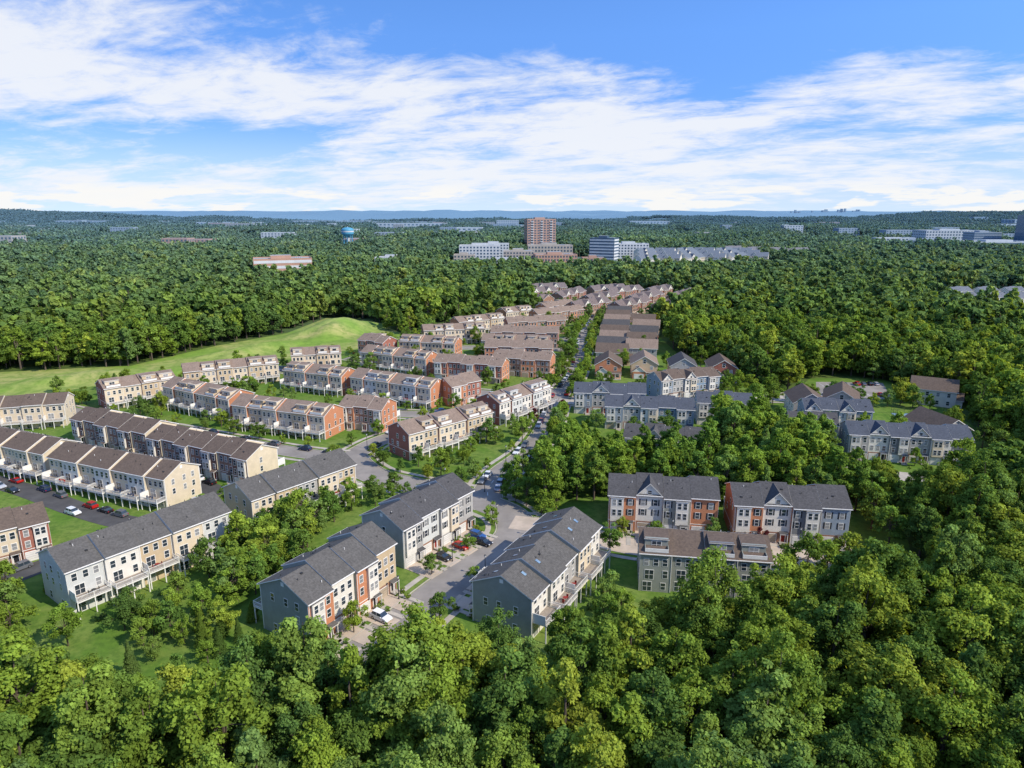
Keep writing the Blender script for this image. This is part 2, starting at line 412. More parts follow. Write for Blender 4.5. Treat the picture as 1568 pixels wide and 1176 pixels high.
        if garage:
            gx=x0+w*.32; gw=1.35 if w<6.6 else 1.5
            T.box(gx-gw-.12,gx+gw+.12,yF-.08,yF-.01,0,2.5,'trim_white')
            DR.box(gx-gw,gx+gw,yF-.11,yF-.02,0.02,2.35,rnd.choice(('garage_white','garage_white','garage_tan')))
            dx=x0+w*.78
            T.box(dx-.65,dx+.65,yF-.09,yF-.01,.3,2.75,'trim_white')
            DR.box(dx-.47,dx+.47,yF-.12,yF-.02,.4,2.5,rnd.choice(('door_red','door_black','door_black')))
            if near:
                rf.slab([(dx-1,yF-1.3,2.9),(dx+1,yF-1.3,2.9),(dx+1,yF-.12,3.25),(dx-1,yF-.12,3.25)],.12,roof,'trim_white')
                for s in(-.85,.85): T.box(dx+s-.07,dx+s+.07,yF-1.2,yF-1.06,.4,2.8,'trim_white')
                for st in range(3): X.box(dx-.9,dx+.9,yF-1.3-.35*(2-st),yF-.1,.0,.14*(st+1),'concrete')
        if i in cross:
            gx0,gx1=x0+.7,x1-.7; za=zr_-.15; ybk=off-hd*.06; zg=ze+.15
            wl.poly([(gx0,yF-.04,ze-.3),(gx1,yF-.04,ze-.3),(gx1,yF-.04,zg),(xm,yF-.04,za),(gx0,yF-.04,zg)],'sid_white_siding')
            for sx,gx_ in((-1,gx0-.35),(1,gx1+.35)):
                zz=zg-.15+t
                q=[(gx_,yF-.5,zz),(xm,yF-.5,za+t+.1),(xm,ybk,za+t+.1),(gx_,yF+.3,zz+.02)]
                if sx>0: q=q[::-1]
                rf.slab(q[::-1],.18,roof,'trim_white')
            window(W,T,'y',yF-.04,-1,xm,zg+.15,.9,.9,near,rnd)
        for fi,(fl,hh) in enumerate(((.7,1.5),(3.5+fz,1.6),(6.3+fz,1.5))):
            ks=(.22,.5,.8) if fi==2 else ((.2,.7) if fi==1 else (.25,.75))
            for k in ks:
                bigw=(fi==1 and k==.7) or (fi==0 and k==.75)
                cx=x0+w*k
                if bigw: window(W,T,'y',yR,1,cx,fl-.45,1.8,2.1,near,rnd)
                else: window(W,T,'y',yR,1,cx,fl,.95,hh,near,rnd)
        if deck:
            d0,d1=x0+.25,x1-.25; dp=3.0; zd=2.95+fz
            D.box(d0,d1,yR+.02,yR+dp,zd-.28,zd,'trim_white','deckwood')
            for px in(d0+.1,xm,d1-.1):
                D.box(px-.1,px+.1,yR+dp-.3,yR+dp-.1,0,zd-.28,'vinyl_white')
            for (a,b,c_,d_) in ((d0,d1,yR+dp-.1,yR+dp-.03),(d0,d0+.07,yR+.05,yR+dp-.1),(d1-.07,d1,yR+.05,yR+dp-.1)):
                D.box(a,b,c_,d_,zd+.98,zd+1.06,'vinyl_white'); D.box(a,b,c_,d_,zd+.1,zd+.16,'vinyl_white')
            for px in(d0,xm,d1-.1): D.box(px,px+.12,yR+dp-.14,yR+dp-.02,zd,zd+1.12,'vinyl_white')
            if near:
                nb=int((d1-d0)/.22)
                for k in range(1,nb):
                    px=d0+(d1-d0)*k/nb; D.box(px-.025,px+.025,yR+dp-.085,yR+dp-.045,zd+.16,zd+.98,'vinyl_white')
                for sx in(d0+.02,d1-.06):
                    for k in range(1,12):
                        py=yR+dp*k/12; D.box(sx,sx+.04,py-.025,py+.025,zd+.16,zd+.98,'vinyl_white')
                if rnd.random()<.5:
                    tx=rnd.uniform(d0+1,d1-1); c=rnd.choice(('car_navy','door_red','metal_dark'))
                    D.cyl((tx,yR+1.6,zd+.7),.5,.05,c,10); D.cyl((tx,yR+1.6,zd),.04,.7,'metal_dark',5)
                    for s in(-.8,.8): D.box(tx+s-.22,tx+s+.22,yR+1.4,yR+1.85,zd+.35,zd+.45,c); D.box(tx+s*1.25-.03,tx+s*1.25+.03,yR+1.4,yR+1.85,zd+.05,zd+.95,c)
            if i%2==0: D.box(d1-.02,d1+.08,yR+.05,yR+dp-.2,zd,zd+1.9,'vinyl_white')
        if terr_ and (i%3!=2):
            tx0,tx1=x0+.9,x1-.9; ty0=off+.7; ty1=yR-1.7; zt_=zr_-.05
            wl.box(tx0,tx1,ty0,ty1,ze-.2,zt_-.1,rmn)
            rf.slab([(tx0-.2,ty1+.25,zt_-.15),(tx0-.2,ty0-.4,zt_+.12),(tx1+.2,ty0-.4,zt_+.12),(tx1+.2,ty1+.25,zt_-.15)][::-1],.15,roof,'trim_white')
            window(W,T,'y',ty1,1,xm,ze+.4,1.9,1.6,near,rnd)
            D.box(tx0,tx1,ty1+.02,yR+.1,ze-.25,ze+.22,rmn,'deckwood')
            D.box(tx0,tx1,yR+.0,yR+.12,ze+.3,ze+1.1,'vinyl_white')
            for sx in(tx0,tx1-.12): wl.box(sx,sx+.12,ty1,yR+.0,ze-.1,ze+1.2,rmn)
        if sky:
            for sgn in(1,-1):
                for k in(.35,.65):
                    if rnd.random()<.5: continue
                    sx=x0+w*k; yy=2.6
                    zA=zt-(yy-.5)*sl+.1; zB=zt-(yy+.5)*sl+.1
                    q=[(sx-.35,off+sgn*(yy+.5),zB),(sx+.35,off+sgn*(yy+.5),zB),(sx+.35,off+sgn*(yy-.5),zA),(sx-.35,off+sgn*(yy-.5),zA)]
                    if sgn>0: q=q[::-1]
                    X.slab(q,.12,'skylight','metal_dark')
    for xx,s,off in((0.01,-1,-stag/2),(L-.01,1,(stag/2 if (n-1)%2 else -stag/2))):
        pos=xx
        dz=zstep*(0 if s<0 else n-1)+(.35 if (s>0 and (n-1)%2) else 0)
        for fi,fl in enumerate((.8,3.6+fz,6.35+fz)):
            for cy in((-3.6,-.6,3.2) if fi else (-3,3)):
                if rnd.random()<.25: continue
                window(W,T,'x',pos,s,cy+off,fl,.85,1.5,near,rnd)
        pbox(T,'x',pos,s,off-.4,off+.4,ridge+dz-1.6,ridge+dz-.8,.05,'trim_white')
        for yc in(-hd+off,hd+off-.16): pbox(T,'x',pos,s,yc,yc+.16,0,eave+dz-.1,.04,'trim_white')
        if end.startswith('brick'): pbox(T,'x',pos,s,-hd+off+.17,hd+off-.17,2.95,3.1,.045,'trim_white')
    wl.obj('walls',e);rf.obj('roof',e);W.obj('windows',e);T.obj('trim',e);D.obj('decks',e);DR.obj('doors',e);X.obj('vents_and_steps',e)
    return dict(A=A,B=B,ang=ang,n=n,w=w,hd=hd,L=L)
def loc(rw,x,y):
    c,s=math.cos(rw['ang']),math.sin(rw['ang']); return (rw['A'][0]+c*x-s*y, rw['A'][1]+s*x+c*y)
S='sid_'
near_rows={}
near_rows['B1']=row((-44.7,118.4),(-31.3,140),'townhouse_row',['brick_orange',S+'white_siding','brick_orange',S+'tan'],[S+'cream'],S+'greenish','roof_charcoal',zstep=.3,big=True)
near_rows['B2']=row((-31.3,149.5),(-15.8,171.5),'townhouse_row',[S+'grey_siding',S+'pale_blue',S+'white_siding',S+'grey_siding'],[S+'grey_siding'],S+'grey_siding','roof_dark',uw=6.3,shut=True,big=True)
near_rows['B3']=row((-1.8,121.0),(15,150.5),'townhouse_row',[S+'grey_siding','brick_brown'],[S+'white_siding',S+'cream',S+'grey_siding',S+'white_siding'],S+'greenish','roof_charcoal',swap=True,sky=True,uw=6.6,zstep=-.25,big=True)
near_rows['B4']=row((26.5,172.8),(54.0,168.3),'brick_townhouse_row',['brick_orange',S+'white_siding',S+'sage','brick_orange'],[S+'cream'],'brick_orange','roof_dark',cross=(1,),shut=True,big=True)
near_rows['B5']=row((57.3,166.5),(84.9,162.7),'brick_townhouse_row',['brick_orange',S+'white_siding',S+'dark_grey',S+'blue_grey'],[S+'cream'],'brick_orange','roof_dark',cross=(1,),shut=True,big=True)
near_rows['B6']=row((28.4,138.7),(55.1,134.7),'townhouse_row',[S+'sage'],[S+'greenish',S+'dark_grey',S+'greenish'],S+'sage','roof_umber',swap=True,terr_=True,deck=False)
near_rows['B7']=row((-97,130.1),(-75,159.5),'townhouse_row',['brick_brown'],[S+'pale_blue',S+'cream',S+'tan',S+'white_siding'],S+'pale_blue','roof_charcoal',swap=True,uw=7.3,big=True)
near_rows['B8']=row((-71.8,166.1),(-51,191.9),'townhouse_row',['brick_brown'],[S+'tan',S+'cream',S+'grey_siding'],S+'tan','roof_charcoal',swap=True,uw=6.6,big=True)
row((-127,141),(-114,153),'townhouse_row',['brick_red',S+'cream'],[S+'cream'],S+'cream','roof_umber',uw=7)
row((-140,128),(-128,140),'townhouse_row',['brick_red',S+'cream'],[S+'cream'],S+'cream','roof_umber',uw=7)
row((-135.9,196.7),(-92.8,179.1),'townhouse_row',['brick_brown'],[S+'cream',S+'white_siding'],S+'cream','roof_umber',swap=True,uw=6.6)
row((-180,216.5),(-139,199),'townhouse_row',['brick_brown'],[S+'cream'],S+'cream','roof_umber',swap=True,uw=6.6)
row((-152.3,235.5),(-117.5,217.3),'townhouse_row',['brick_dark','brick_brown'],[S+'cream'],S+'cream','roof_umber',uw=6.6)
row((-115,215),(-75.2,194.5),'townhouse_row',['brick_dark','brick_brown'],[S+'cream'],S+'cream','roof_umber',uw=6.6)
row((-205,245),(-172,255),'townhouse_row',['brick_brown'],[S+'cream'],S+'cream','roof_umber',swap=True,uw=6.6)
row((-225,222),(-192,222),'townhouse_row',['brick_brown'],[S+'cream'],S+'cream','roof_umber',swap=True,uw=6.6)
def bl(A,B,swap=True,**k):
    d=dict(front=['brick_orange','brick_red'],rear=[S+'cream',S+'tan',S+'cream'],end='brick_orange',roof='roof_brown',terr_=True,uw=6.6); d.update(k)
    return row(A,B,'brick_townhouse_row',swap=swap,**d)
bl((-171,274),(-151,294),end='brick_red'); bl((-142,280),(-107,259.5)); bl((-103,252.5),(-65,238))
bl((-151,305),(-115,325),rear=[S+'cream',S+'tan']); bl((-103,311),(-73,297.5)); bl((-68,296.5),(-31,277),rear=[S+'cream',S+'pale_blue',S+'cream'])
bl((-63,252),(-46,246.5),swap=False,end='brick_orange',front=['brick_brown'],terr_=False)
bl((-75,351),(-40,334)); bl((-36,329),(-3,319),deck=False,swap=False,terr_=False,front=['brick_red'])
bl((-38,216),(-11,242),end='brick_red',terr_=True); bl((-9,253),(12,278),end='brick_red',rear=[S+'white_siding',S+'pale_blue'])
bl((-29,279),(-17,289),swap=False,terr_=False)
for A,B,sw in (((-55,415),(-18,425),1),((-16,384),(21,378),1),((-62,383),(-30,374),1),((-4,446),(34,456),0),((15,483),(50,505),0),((-38,446),(-8,467),1),((-84,386),(-68,376),0),((-113,342),(-90,350),1),((-12,412),(28,407),0),((-14,366),(22,362),0),((-8,490),(12,506),1),((-8,338),(20,330),0),((22,516),(46,540),0)):
    bl(A,B,swap=bool(sw),near=False,end=random.choice(('brick_orange','brick_red')),front=[random.choice(('brick_orange','brick_brown')),'brick_brown'],deck=bool(sw))
def dl(A,B,**k):
    d=dict(front=[S+'blue_grey',S+'grey_siding',S+'white_siding',S+'slate_blue'],rear=[S+'grey_siding'],end=S+'blue_grey',roof='roof_slate',deck=False,uw=6.4,cross=(1,)); d.update(k)
    return row(A,B,'townhouse_row',**d)
dl((26,272),(54,268));dl((36,252),(68,247));dl((72,257),(92,254));dl((38,216),(62,209),roof='roof_dark');dl((109,247),(132,243),cross=(0,2))
dl((112,219),(148,212),front=[S+'grey_siding',S+'white_siding',S+'dark_grey'],cross=(1,3));dl((97,230),(112,226),roof='roof_dark')
dl((62,290),(90,300),roof='roof_umber',cross=(0,2))
for A,B in (((9,605),(38,631)),((37,581),(62,625)),((45,520),(75,552)),((72,631),(105,650)),((96,558),(128,605)),((112,522),(145,556)),((60,560),(88,596)),((78,520),(108,556)),((85,612),(118,640)),((135,575),(160,612)),((10,580),(30,560)),((15,645),(50,660)),((122,615),(145,642))):
    row(A,B,'townhouse_row',['brick_brown','brick_red'],[S+'tan','brick_brown'],'brick_brown','roof_far_brown',near=False,deck=False,uw=8,ridge=12.5,depth=13,cross=(1,3))
# ------------------------------------------------------------------ single family houses
def house(x,y,ang,mat,roof,mat2):
    e=empty('detached_house',(x,y,0),ang); e.scale=(1.15,1.1,1.12); FOOT.append(((x-5*math.cos(ang+math.pi/2),y-5*math.sin(ang+math.pi/2)),(x+5*math.cos(ang+math.pi/2),y+5*math.sin(ang+math.pi/2)),6.8))
    wl=MB();rf=MB();W=MB();T=MB();D=MB(); rnd=random.Random(int(x*3+y))
    hw,hl=5.5,7.5; ze,zr_=6.2,9.6
    for yy,s in((-hl,-1),(hl,1)):
        p=[(-hw,yy,0),(hw,yy,0),(hw,yy,ze),(0,yy,zr_),(-hw,yy,ze)]; wl.poly(p if s<0 else p[::-1],mat)
    for xx,s in((-hw,-1),(hw,1)):
        p=[(xx,-hl,0),(xx,hl,0),(xx,hl,ze),(xx,-hl,ze)]; wl.poly(p if s>0 else p[::-1],mat2)
    sl=(zr_-ze)/hw
    for s in(-1,1):
        q=[(s*(hw+.5),-hl-.5,ze-.5*sl+.22),(s*(hw+.5),hl+.5,ze-.5*sl+.22),(0,hl+.5,zr_+.22),(0,-hl-.5,zr_+.22)]
        if s<0: q=q[::-1]
        rf.slab(q,.22,roof,'trim_white')
    wl.box(-4.9,.3,-hl-2.2,-hl+.01,0,3.2,mat2)
    wl.poly([(-4.9,-hl-2.2,3.2),(.3,-hl-2.2,3.2),(-2.3,-hl-2.2,5.2)],'sid_white_siding')
    for s in(-1,1):
        q=[(-2.3+s*3.1,-hl-2.6,3.05),(-2.3+s*3.1,-hl-.02,3.05),(-2.3,-hl-.02,5.45),(-2.3,-hl-2.6,5.45)]
        if s<0:q=q[::-1]
        rf.slab(q,.18,roof,'trim_white')
    D.box(-4.4,-.3,-hl-2.28,-hl-2.19,0,2.3,'garage_white')
    T.box(.5,5.4,-hl-1.8,-hl-.01,0,.35,'concrete'); rf.slab([(.4,-hl-2,2.9),(5.6,-hl-2,2.9),(5.6,-hl-.02,3.5),(.4,-hl-.02,3.5)],.15,roof,'trim_white')
    for px in(.7,3,5.2): T.box(px-.1,px+.1,-hl-1.8,-hl-1.6,.35,2.8,'trim_white')
    D.box(1.2,2.2,-hl-.1,-hl-.01,.36,2.5,'door_red')
    for cx in(-3,0,3): window(W,T,'y',-hl,-1,cx,3.9 if cx else 6.6,1.1,1.5,True,rnd)
    window(W,T,'y',-hl,-1,4,.9,1.3,1.5,True,rnd)
    for xx,s in((-hw,-1),(hw,1)):
        for cy in(-5,-1.5,2,5.5):
            for z in(.9,3.9): window(W,T,'x',xx,s,cy,z,1,1.4,True,rnd)
    for cx in(-3,0,3):
        for z in(.9,3.9): window(W,T,'y',hl,1,cx,z,1,1.4,True,rnd)
    wl.obj('walls',e);rf.obj('roof',e);W.obj('windows',e);T.obj('trim',e);D.obj('doors',e)
mats=['brick_red',S+'cream','brick_orange',S+'tan',S+'grey_siding']
for i,(x,y) in enumerate(((48,332),(66,334),(84,329),(102,325))):
    house(x,y,R(-8),mats[(i+2)%5],['roof_umber','roof_brown','roof_dark','roof_umber'][i%4],mats[(i+1)%5])
for i,(x,y) in enumerate(((54,360),(57,380),(61,400),(64,420),(68,442),(72,464),(76,486),(80,506),(72,372),(76,394),(82,418),(88,442),(90,466))):
    house(x,y,R(80 if i<8 else -100)+random.uniform(-.1,.1),mats[i%5],('roof_umber','roof_dark','roof_brown')[i%3],mats[(i+1)%5])
for x,y,a in((118,264,-10),(150,230,10),(180,282,60),(134,268,-25)): house(x,y,R(a),S+'grey_siding','roof_umber',S+'white_siding')
# ------------------------------------------------------------------ driveways
m=MB(); k=0
for key,rw in near_rows.items():
    if key in('B7','B8'): continue
    for i in range(rw['n']):
        x0=i*rw['w']; off=.35 if i%2 else -.35
        ln=8 if key!='B2' else 8.5
        z=.10+.004*(k%8); k+=1
        a=loc(rw,x0+.02*rw['w'],-rw['hd']+off-.12);b=loc(rw,x0+.62*rw['w'],-rw['hd']+off-.12);c=loc(rw,x0+.62*rw['w'],-rw['hd']-ln);d=loc(rw,x0+.02*rw['w'],-rw['hd']-ln)
        m.slab([(*d,z),(*c,z),(*b,z),(*a,z)],.08,'driveway','concrete')
        a=loc(rw,x0+.7*rw['w'],-rw['hd']-1.9);b=loc(rw,x0+.86*rw['w'],-rw['hd']-1.9);c=loc(rw,x0+.86*rw['w'],-rw['hd']-ln);d=loc(rw,x0+.7*rw['w'],-rw['hd']-ln)
        m.slab([(*d,z),(*c,z),(*b,z),(*a,z)],.08,'concrete','concrete')
m.obj('driveway')
# ------------------------------------------------------------------ landmark buildings
def block(name,x,y,w,d,h,fl,mat,win='far_window',cols=8,roof='roof_membrane',ang=0,band=False,pent=True,ww=.26,balc=False):
    z=float(terr(x,y)); e=empty(name,(x,y,z-1),ang)
    wl=MB();W=MB();rf=MB()
    wl.box(-w/2,w/2,-d/2,d/2,0,h,mat,roof)
    for (a,b,c,dd) in((-w/2,w/2,-d/2,-d/2+.5),(-w/2,w/2,d/2-.5,d/2),(-w/2,-w/2+.5,-d/2+.5,d/2-.5),(w/2-.5,w/2,-d/2+.5,d/2-.5)):
        rf.box(a-.01,b+.01,c-.01,dd+.01,h+.01,h+1.1,mat)
    fh=h/fl
    for f in range(fl):
        z0=f*fh+fh*.30; z1=f*fh+fh*.82
        if band:
            for s in(-1,1):
                pbox(W,'y',s*d/2,s,-w/2+.6,w/2-.6,z0,z1,.15,win); pbox(W,'x',s*w/2,s,-d/2+.6,d/2-.6,z0,z1,.15,win)
        else:
            for s in(-1,1):
                cw=w/cols
                for c in range(cols):
                    cx=-w/2+cw*(c+.5); pbox(W,'y',s*d/2,s,cx-cw*ww,cx+cw*ww,z0,z1,.15,win)
                    if balc and c%3==1: pbox(W,'y',s*d/2,s,cx-cw*.42,cx+cw*.42,f*fh,f*fh+1.3,1.6,'far_white')
                nc=max(2,int(cols*d/w)); cw2=d/nc
                for c in range(nc):
                    cx=-d/2+cw2*(c+.5); pbox(W,'x',s*w/2,s,cx-cw2*ww,cx+cw2*ww,z0,z1,.15,win)
    if pent:
        rf.box(-w*.2,w*.15,-d*.2,d*.25,h+.02,h+4,mat,roof)
        for k in range(4): rf.box(w*.22+k*2.2,w*.22+k*2.2+1.4,-d*.1,d*.05,h+.02,h+1.6,'far_grey')
    wl.obj('walls',e);W.obj('windows',e);rf.obj('roof_parapet_and_plant',e)
FARX=[]
block('apartment_tower',50,1255,52,26,60,14,'far_brick',cols=9,ang=R(12),ww=.3,balc=True)
block('glass_office_tower',137,1035,38,24,40,9,'far_darkglass','far_white',ang=R(-25),band=True)
block('office_building',-276,832,66,36,25,4,'far_brick','far_white',ang=R(20),band=True)
block('office_building',-50,1080,62,30,28,6,'far_white',cols=12,win='far_darkglass')
block('midrise_building',10,1030,45,30,22,5,'far_tan',cols=10)
block('midrise_building',62,1000,60,30,19,4,'far_brick',cols=14,ang=R(5))
block('midrise_building',60,1100,70,30,26,5,'far_tan',cols=14)
block('midrise_building',112,960,30,20,17,4,'far_brick',cols=6)
block('parking_garage',-5,985,50,34,14,3,'far_white',band=True,pent=False)
block('midrise_building',150,900,18,22,18,4,'far_tan',cols=5)
block('midrise_building',-70,1020,30,22,18,4,'far_tan',cols=6)
block('midrise_building',190,1130,60,26,26,6,'far_white',cols=12)
block('midrise_building',-30,1160,50,26,26,6,'far_white',cols=10)
block('glass_office_tower',1120,1490,60,50,80,16,'far_darkglass','far_darkglass',band=True)
block('glass_office_tower',1050,1560,60,40,40,8,'far_grey','far_darkglass',band=True)
block('retail_building',1010,1450,160,60,22,3,'far_white',band=True)
block('retail_building',900,1620,200,60,22,2,'far_grey',band=True)
block('hospital_building',1060,1700,140,60,40,6,'far_white',cols=20)
block('office_building',-170,980,44,26,18,4,'far_white',cols=8)
for i in range(18):
    cx=172+(i%6)*34+(i//6)*12; cy=950+(i//6)*70+(i%6)*10
    row((cx,cy+(12 if i%2 else 0)),(cx+28,cy+(0 if i%2 else 14)),'condominium_building',[S+'white_siding',S+'cream'],[S+'white_siding'],S+'white_siding','roof_far',near=False,deck=False,uw=8,depth=17,eave=17,ridge=22,garage=False,z0=float(terr(cx,cy))-1,cross=(1,),bay=False)
    FOOT.pop()
for i in range(10):
    row((366+i%5*24,565+i//5*45),(385+i%5*24,571+i//5*45),'townhouse_row',[S+'white_siding'],[S+'cream'],S+'white_siding','roof_far',near=False,deck=False,uw=7,garage=False,eave=10,ridge=13.5)
for i in range(8):
    cx=380+(i%4)*40; cy=1180+(i//4)*60
    row((cx,cy),(cx+30,cy+6),'townhouse_row',[S+'tan'],[S+'tan'],'brick_brown','roof_far_brown',near=False,deck=False,uw=8,garage=False,ridge=20,eave=15,z0=float(terr(cx,cy)))
    FOOT.pop()
for x,y,w,h in((-2550,3300,420,20),(-2100,3500,300,20),(-1330,3250,330,24),(-1150,3000,160,22),(-900,2700,220,20),(-420,2950,300,22),(-150,2500,90,20),(-2150,2700,200,18),(700,3600,200,22),(1900,2700,240,24),(2150,2900,200,26),(-560,3700,340,24),(-1000,3900,420,26),(320,2300,90,18)):
    block('warehouse',x,y,w,80,h,2,'far_white',cols=int(w/16),pent=False); FARX.append((x,y,w,300))
for i in range(60):
    y=RNG.uniform(1500,3600); x=RNG.uniform(-.8,.8)*y; w=RNG.uniform(30,110)
    if abs(x-50)<90 and y<1700: continue
    block(random.choice(('commercial_building','apartment_building','school_building')),x,y,w,RNG.uniform(25,50),RNG.uniform(16,26),random.choice((3,4)),random.choice(('far_white','far_tan','far_grey','far_brick','far_grey')),cols=int(w/8),pent=False); FARX.append((x,y,w,170))
for i in range(22):
    x=6600+(RNG.random()-.5)*1500
    block('skyline_tower',x,14500+RNG.random()*500,RNG.uniform(25,60),30,RNG.uniform(30,90),12,'far_grey',win='far_grey',band=True,pent=False)
x,y=-348,1480; z=float(terr(x,y))+4; e=empty('water_tower',(x,y,z),0); e.scale=(.85,.85,.9)
m=MB(); m.cyl((0,0,-8),3.6,34,'far_white',16)
for a in range(8): m.cyl((11*math.cos(a*.785),11*math.sin(a*.785),-8),.7,34,'tower_teal',8)
m.obj('column',e)
m=MB(); prof=[(4,22),(10,25),(14.5,29),(15,32),(15,39),(13.5,41.5),(8,43.5),(2,44.5)]
for (r1,z1),(r2,z2) in zip(prof[:-1],prof[1:]): m.cyl((0,0,z1),r1,z2-z1,'tower_teal',28,r2)
m.cyl((0,0,44.5),1.2,1.5,'far_white',10); m.obj('tank',e)
m=MB(); m.cyl((0,0,33.5),15.1,3,'far_white',28); m.obj('band',e)
# ------------------------------------------------------------------ trees
def rot_rand(n,rng):
    v=rng.normal(size=(n,3)); return v/np.linalg.norm(v,axis=1)[:,None]
def ico():
    b=bmesh.new(); bmesh.ops.create_icosphere(b,subdivisions=1,radius=1); v=np.array([x.co[:] for x in b.verts]); f=[[q.index for q in x.verts] for x in b.faces]; b.free(); return v,f
IV,IF=ico()
def cards(P,Nrm,size,rng,asp=.75):
    n=len(P); t=np.cross(Nrm,rot_rand(n,rng)); t/=np.linalg.norm(t,axis=1)[:,None]+1e-9; b=np.cross(Nrm,t)
    s=size[:,None]
    q=np.stack([P-t*s,P-b*s*asp,P+t*s,P+b*s*asp],1)
    return q.reshape(-1,3)
def tree_arrays(Ht,Rc,ncl,nleaf,ls,rng,top=.54,crz=.45,inner=.55,shape=0.,cr=(.16,.34)):
    V=[];F=[];M=[];T=[];nv=0
    def add(v,f,mat,t):
        nonlocal nv
        V.append(v); F.extend([[i+nv for i in q] for q in f]); M.extend([mat]*len(f)); T.extend(list(t)); nv+=len(v)
    def limb(a,b,r1,r2,n=5):
        a=np.array(a,float);b=np.array(b,float);d=b-a;L=np.linalg.norm(d);d/=L
        u=np.cross(d,[.3,.9,.1]);u/=np.linalg.norm(u);w=np.cross(d,u)
        an=np.arange(n)*2*math.pi/n
        ring=lambda c,r:c+r*(np.cos(an)[:,None]*u+np.sin(an)[:,None]*w)
        v=np.concatenate([ring(a,r1),ring(b,r2)]); f=[[i,(i+1)%n,n+(i+1)%n,n+i] for i in range(n)]
        add(v,f,1,[1]*n)
    cz=Ht*top
    C=[];RR=[]; ph=rng.uniform(0,6.28); am=rng.uniform(.1,.28)
    while len(C)<ncl:
        d=rot_rand(1,rng)[0]
        if d[2]<-.9: continue
        k=rng.uniform(.25,1.0)**.5
        lean=1+am*math.sin(2*math.atan2(d[1],d[0])+ph)+.12*math.sin(5*math.atan2(d[1],d[0])+ph*2)
        h=d[2]; rr=Rc*(1-shape*.55*max(0,h+.3))
        c=np.array([d[0]*rr*k*lean,d[1]*rr*k*lean,cz+d[2]*Ht*crz*k*rng.uniform(.85,1.12)])
        C.append(c); RR.append(Rc*rng.uniform(*cr)*(1-.25*max(h,0)*shape))
    C=np.array(C);RR=np.array(RR)
    tr=.016*Ht
    limb((0,0,-.5),(0,0,Ht*.3),tr*1.3,tr,7); limb((0,0,Ht*.3),(.1*Rc,.05*Rc,Ht*.62),tr,tr*.5,6); limb((.1*Rc,.05*Rc,Ht*.62),(0,0,Ht*.88),tr*.5,tr*.12,5)
    for i in range(0,ncl,max(1,ncl//10)): limb((0,0,Ht*rng.uniform(.28,.6)),C[i],tr*.4,tr*.1,4)
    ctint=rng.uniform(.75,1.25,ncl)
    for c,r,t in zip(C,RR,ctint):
        add(IV*r*inner*rng.uniform(.8,1.15,(len(IV),1))+c,IF,0,[t*.6]*len(IF))  # clump cores tinted darker: painted shade between the leaves
    p=RR**2/np.sum(RR**2); idx=rng.choice(ncl,nleaf,p=p)
    d=rot_rand(nleaf,rng); d[:,2]=np.where((d[:,2]<-.45),-d[:,2],d[:,2])
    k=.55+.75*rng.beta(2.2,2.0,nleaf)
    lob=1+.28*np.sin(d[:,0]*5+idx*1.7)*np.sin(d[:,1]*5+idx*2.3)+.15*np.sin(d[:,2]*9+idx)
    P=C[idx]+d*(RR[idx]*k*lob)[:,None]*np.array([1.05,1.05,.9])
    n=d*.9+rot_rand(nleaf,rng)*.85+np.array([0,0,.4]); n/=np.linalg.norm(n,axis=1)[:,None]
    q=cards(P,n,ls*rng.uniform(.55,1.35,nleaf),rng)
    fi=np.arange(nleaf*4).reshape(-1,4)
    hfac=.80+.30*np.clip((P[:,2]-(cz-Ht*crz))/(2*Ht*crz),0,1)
    add(q,fi.tolist(),0,ctint[idx]*rng.uniform(.78,1.25,nleaf)*hfac*np.where(k<.75,.85,1.0))  # inner leaves get a darker tint, self-shadow of the crown painted in
    return np.concatenate(V),F,M,T
def mk(name,arr,leaf='foliage'):
    V,F,M,T=arr
    me=bpy.data.meshes.new(name); me.from_pydata(V.tolist(),[],F)
    me.materials.append(MATS[leaf]); me.materials.append(MATS['bark'])
    me.polygons.foreach_set('material_index',M)
    a=me.attributes.new('tint','FLOAT','FACE'); a.data.foreach_set('value',np.array(T,dtype=np.float32))
    me.update(); return me
def coll(name,meshes):
    c=bpy.data.collections.new(name)
    for i,me in enumerate(meshes):
        o=bpy.data.objects.new(me.name,me); c.objects.link(o)
    return c
rng=np.random.default_rng(5)
SH=[0,.5,.9,.2,1.1,.6,.1,.8]
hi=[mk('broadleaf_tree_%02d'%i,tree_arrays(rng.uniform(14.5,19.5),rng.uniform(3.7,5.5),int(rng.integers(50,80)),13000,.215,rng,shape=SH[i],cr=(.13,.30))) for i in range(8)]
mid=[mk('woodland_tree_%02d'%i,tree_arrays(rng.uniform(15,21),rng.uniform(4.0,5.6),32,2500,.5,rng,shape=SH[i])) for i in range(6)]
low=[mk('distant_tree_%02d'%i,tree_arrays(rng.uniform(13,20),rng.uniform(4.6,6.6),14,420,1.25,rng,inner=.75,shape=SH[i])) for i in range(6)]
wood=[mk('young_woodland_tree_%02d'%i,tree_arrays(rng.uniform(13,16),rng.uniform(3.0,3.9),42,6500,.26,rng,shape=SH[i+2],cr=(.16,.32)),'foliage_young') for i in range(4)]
patches=[]
for i in range(5):
    VV=[];FF=[];MM=[];TT=[];nv=0
    for a in range(8):
        for b in range(8):
            V,F,M,T=tree_arrays(rng.uniform(11,22),rng.uniform(4.6,7.0),6,50,2.3,rng,inner=.9)
            t0=rng.uniform(.65,1.4)
            V=V+np.array([(a-3.5)*8.2+rng.uniform(-3,3),(b-3.5)*8.2+rng.uniform(-3,3),0])
            VV.append(V);FF.extend([[q+nv for q in f] for f in F]);MM.extend(M);TT.extend([t*t0 for t in T]);nv+=len(V)
    patches.append(mk('woodland_patch_%02d'%i,(np.concatenate(VV),FF,MM,TT)))
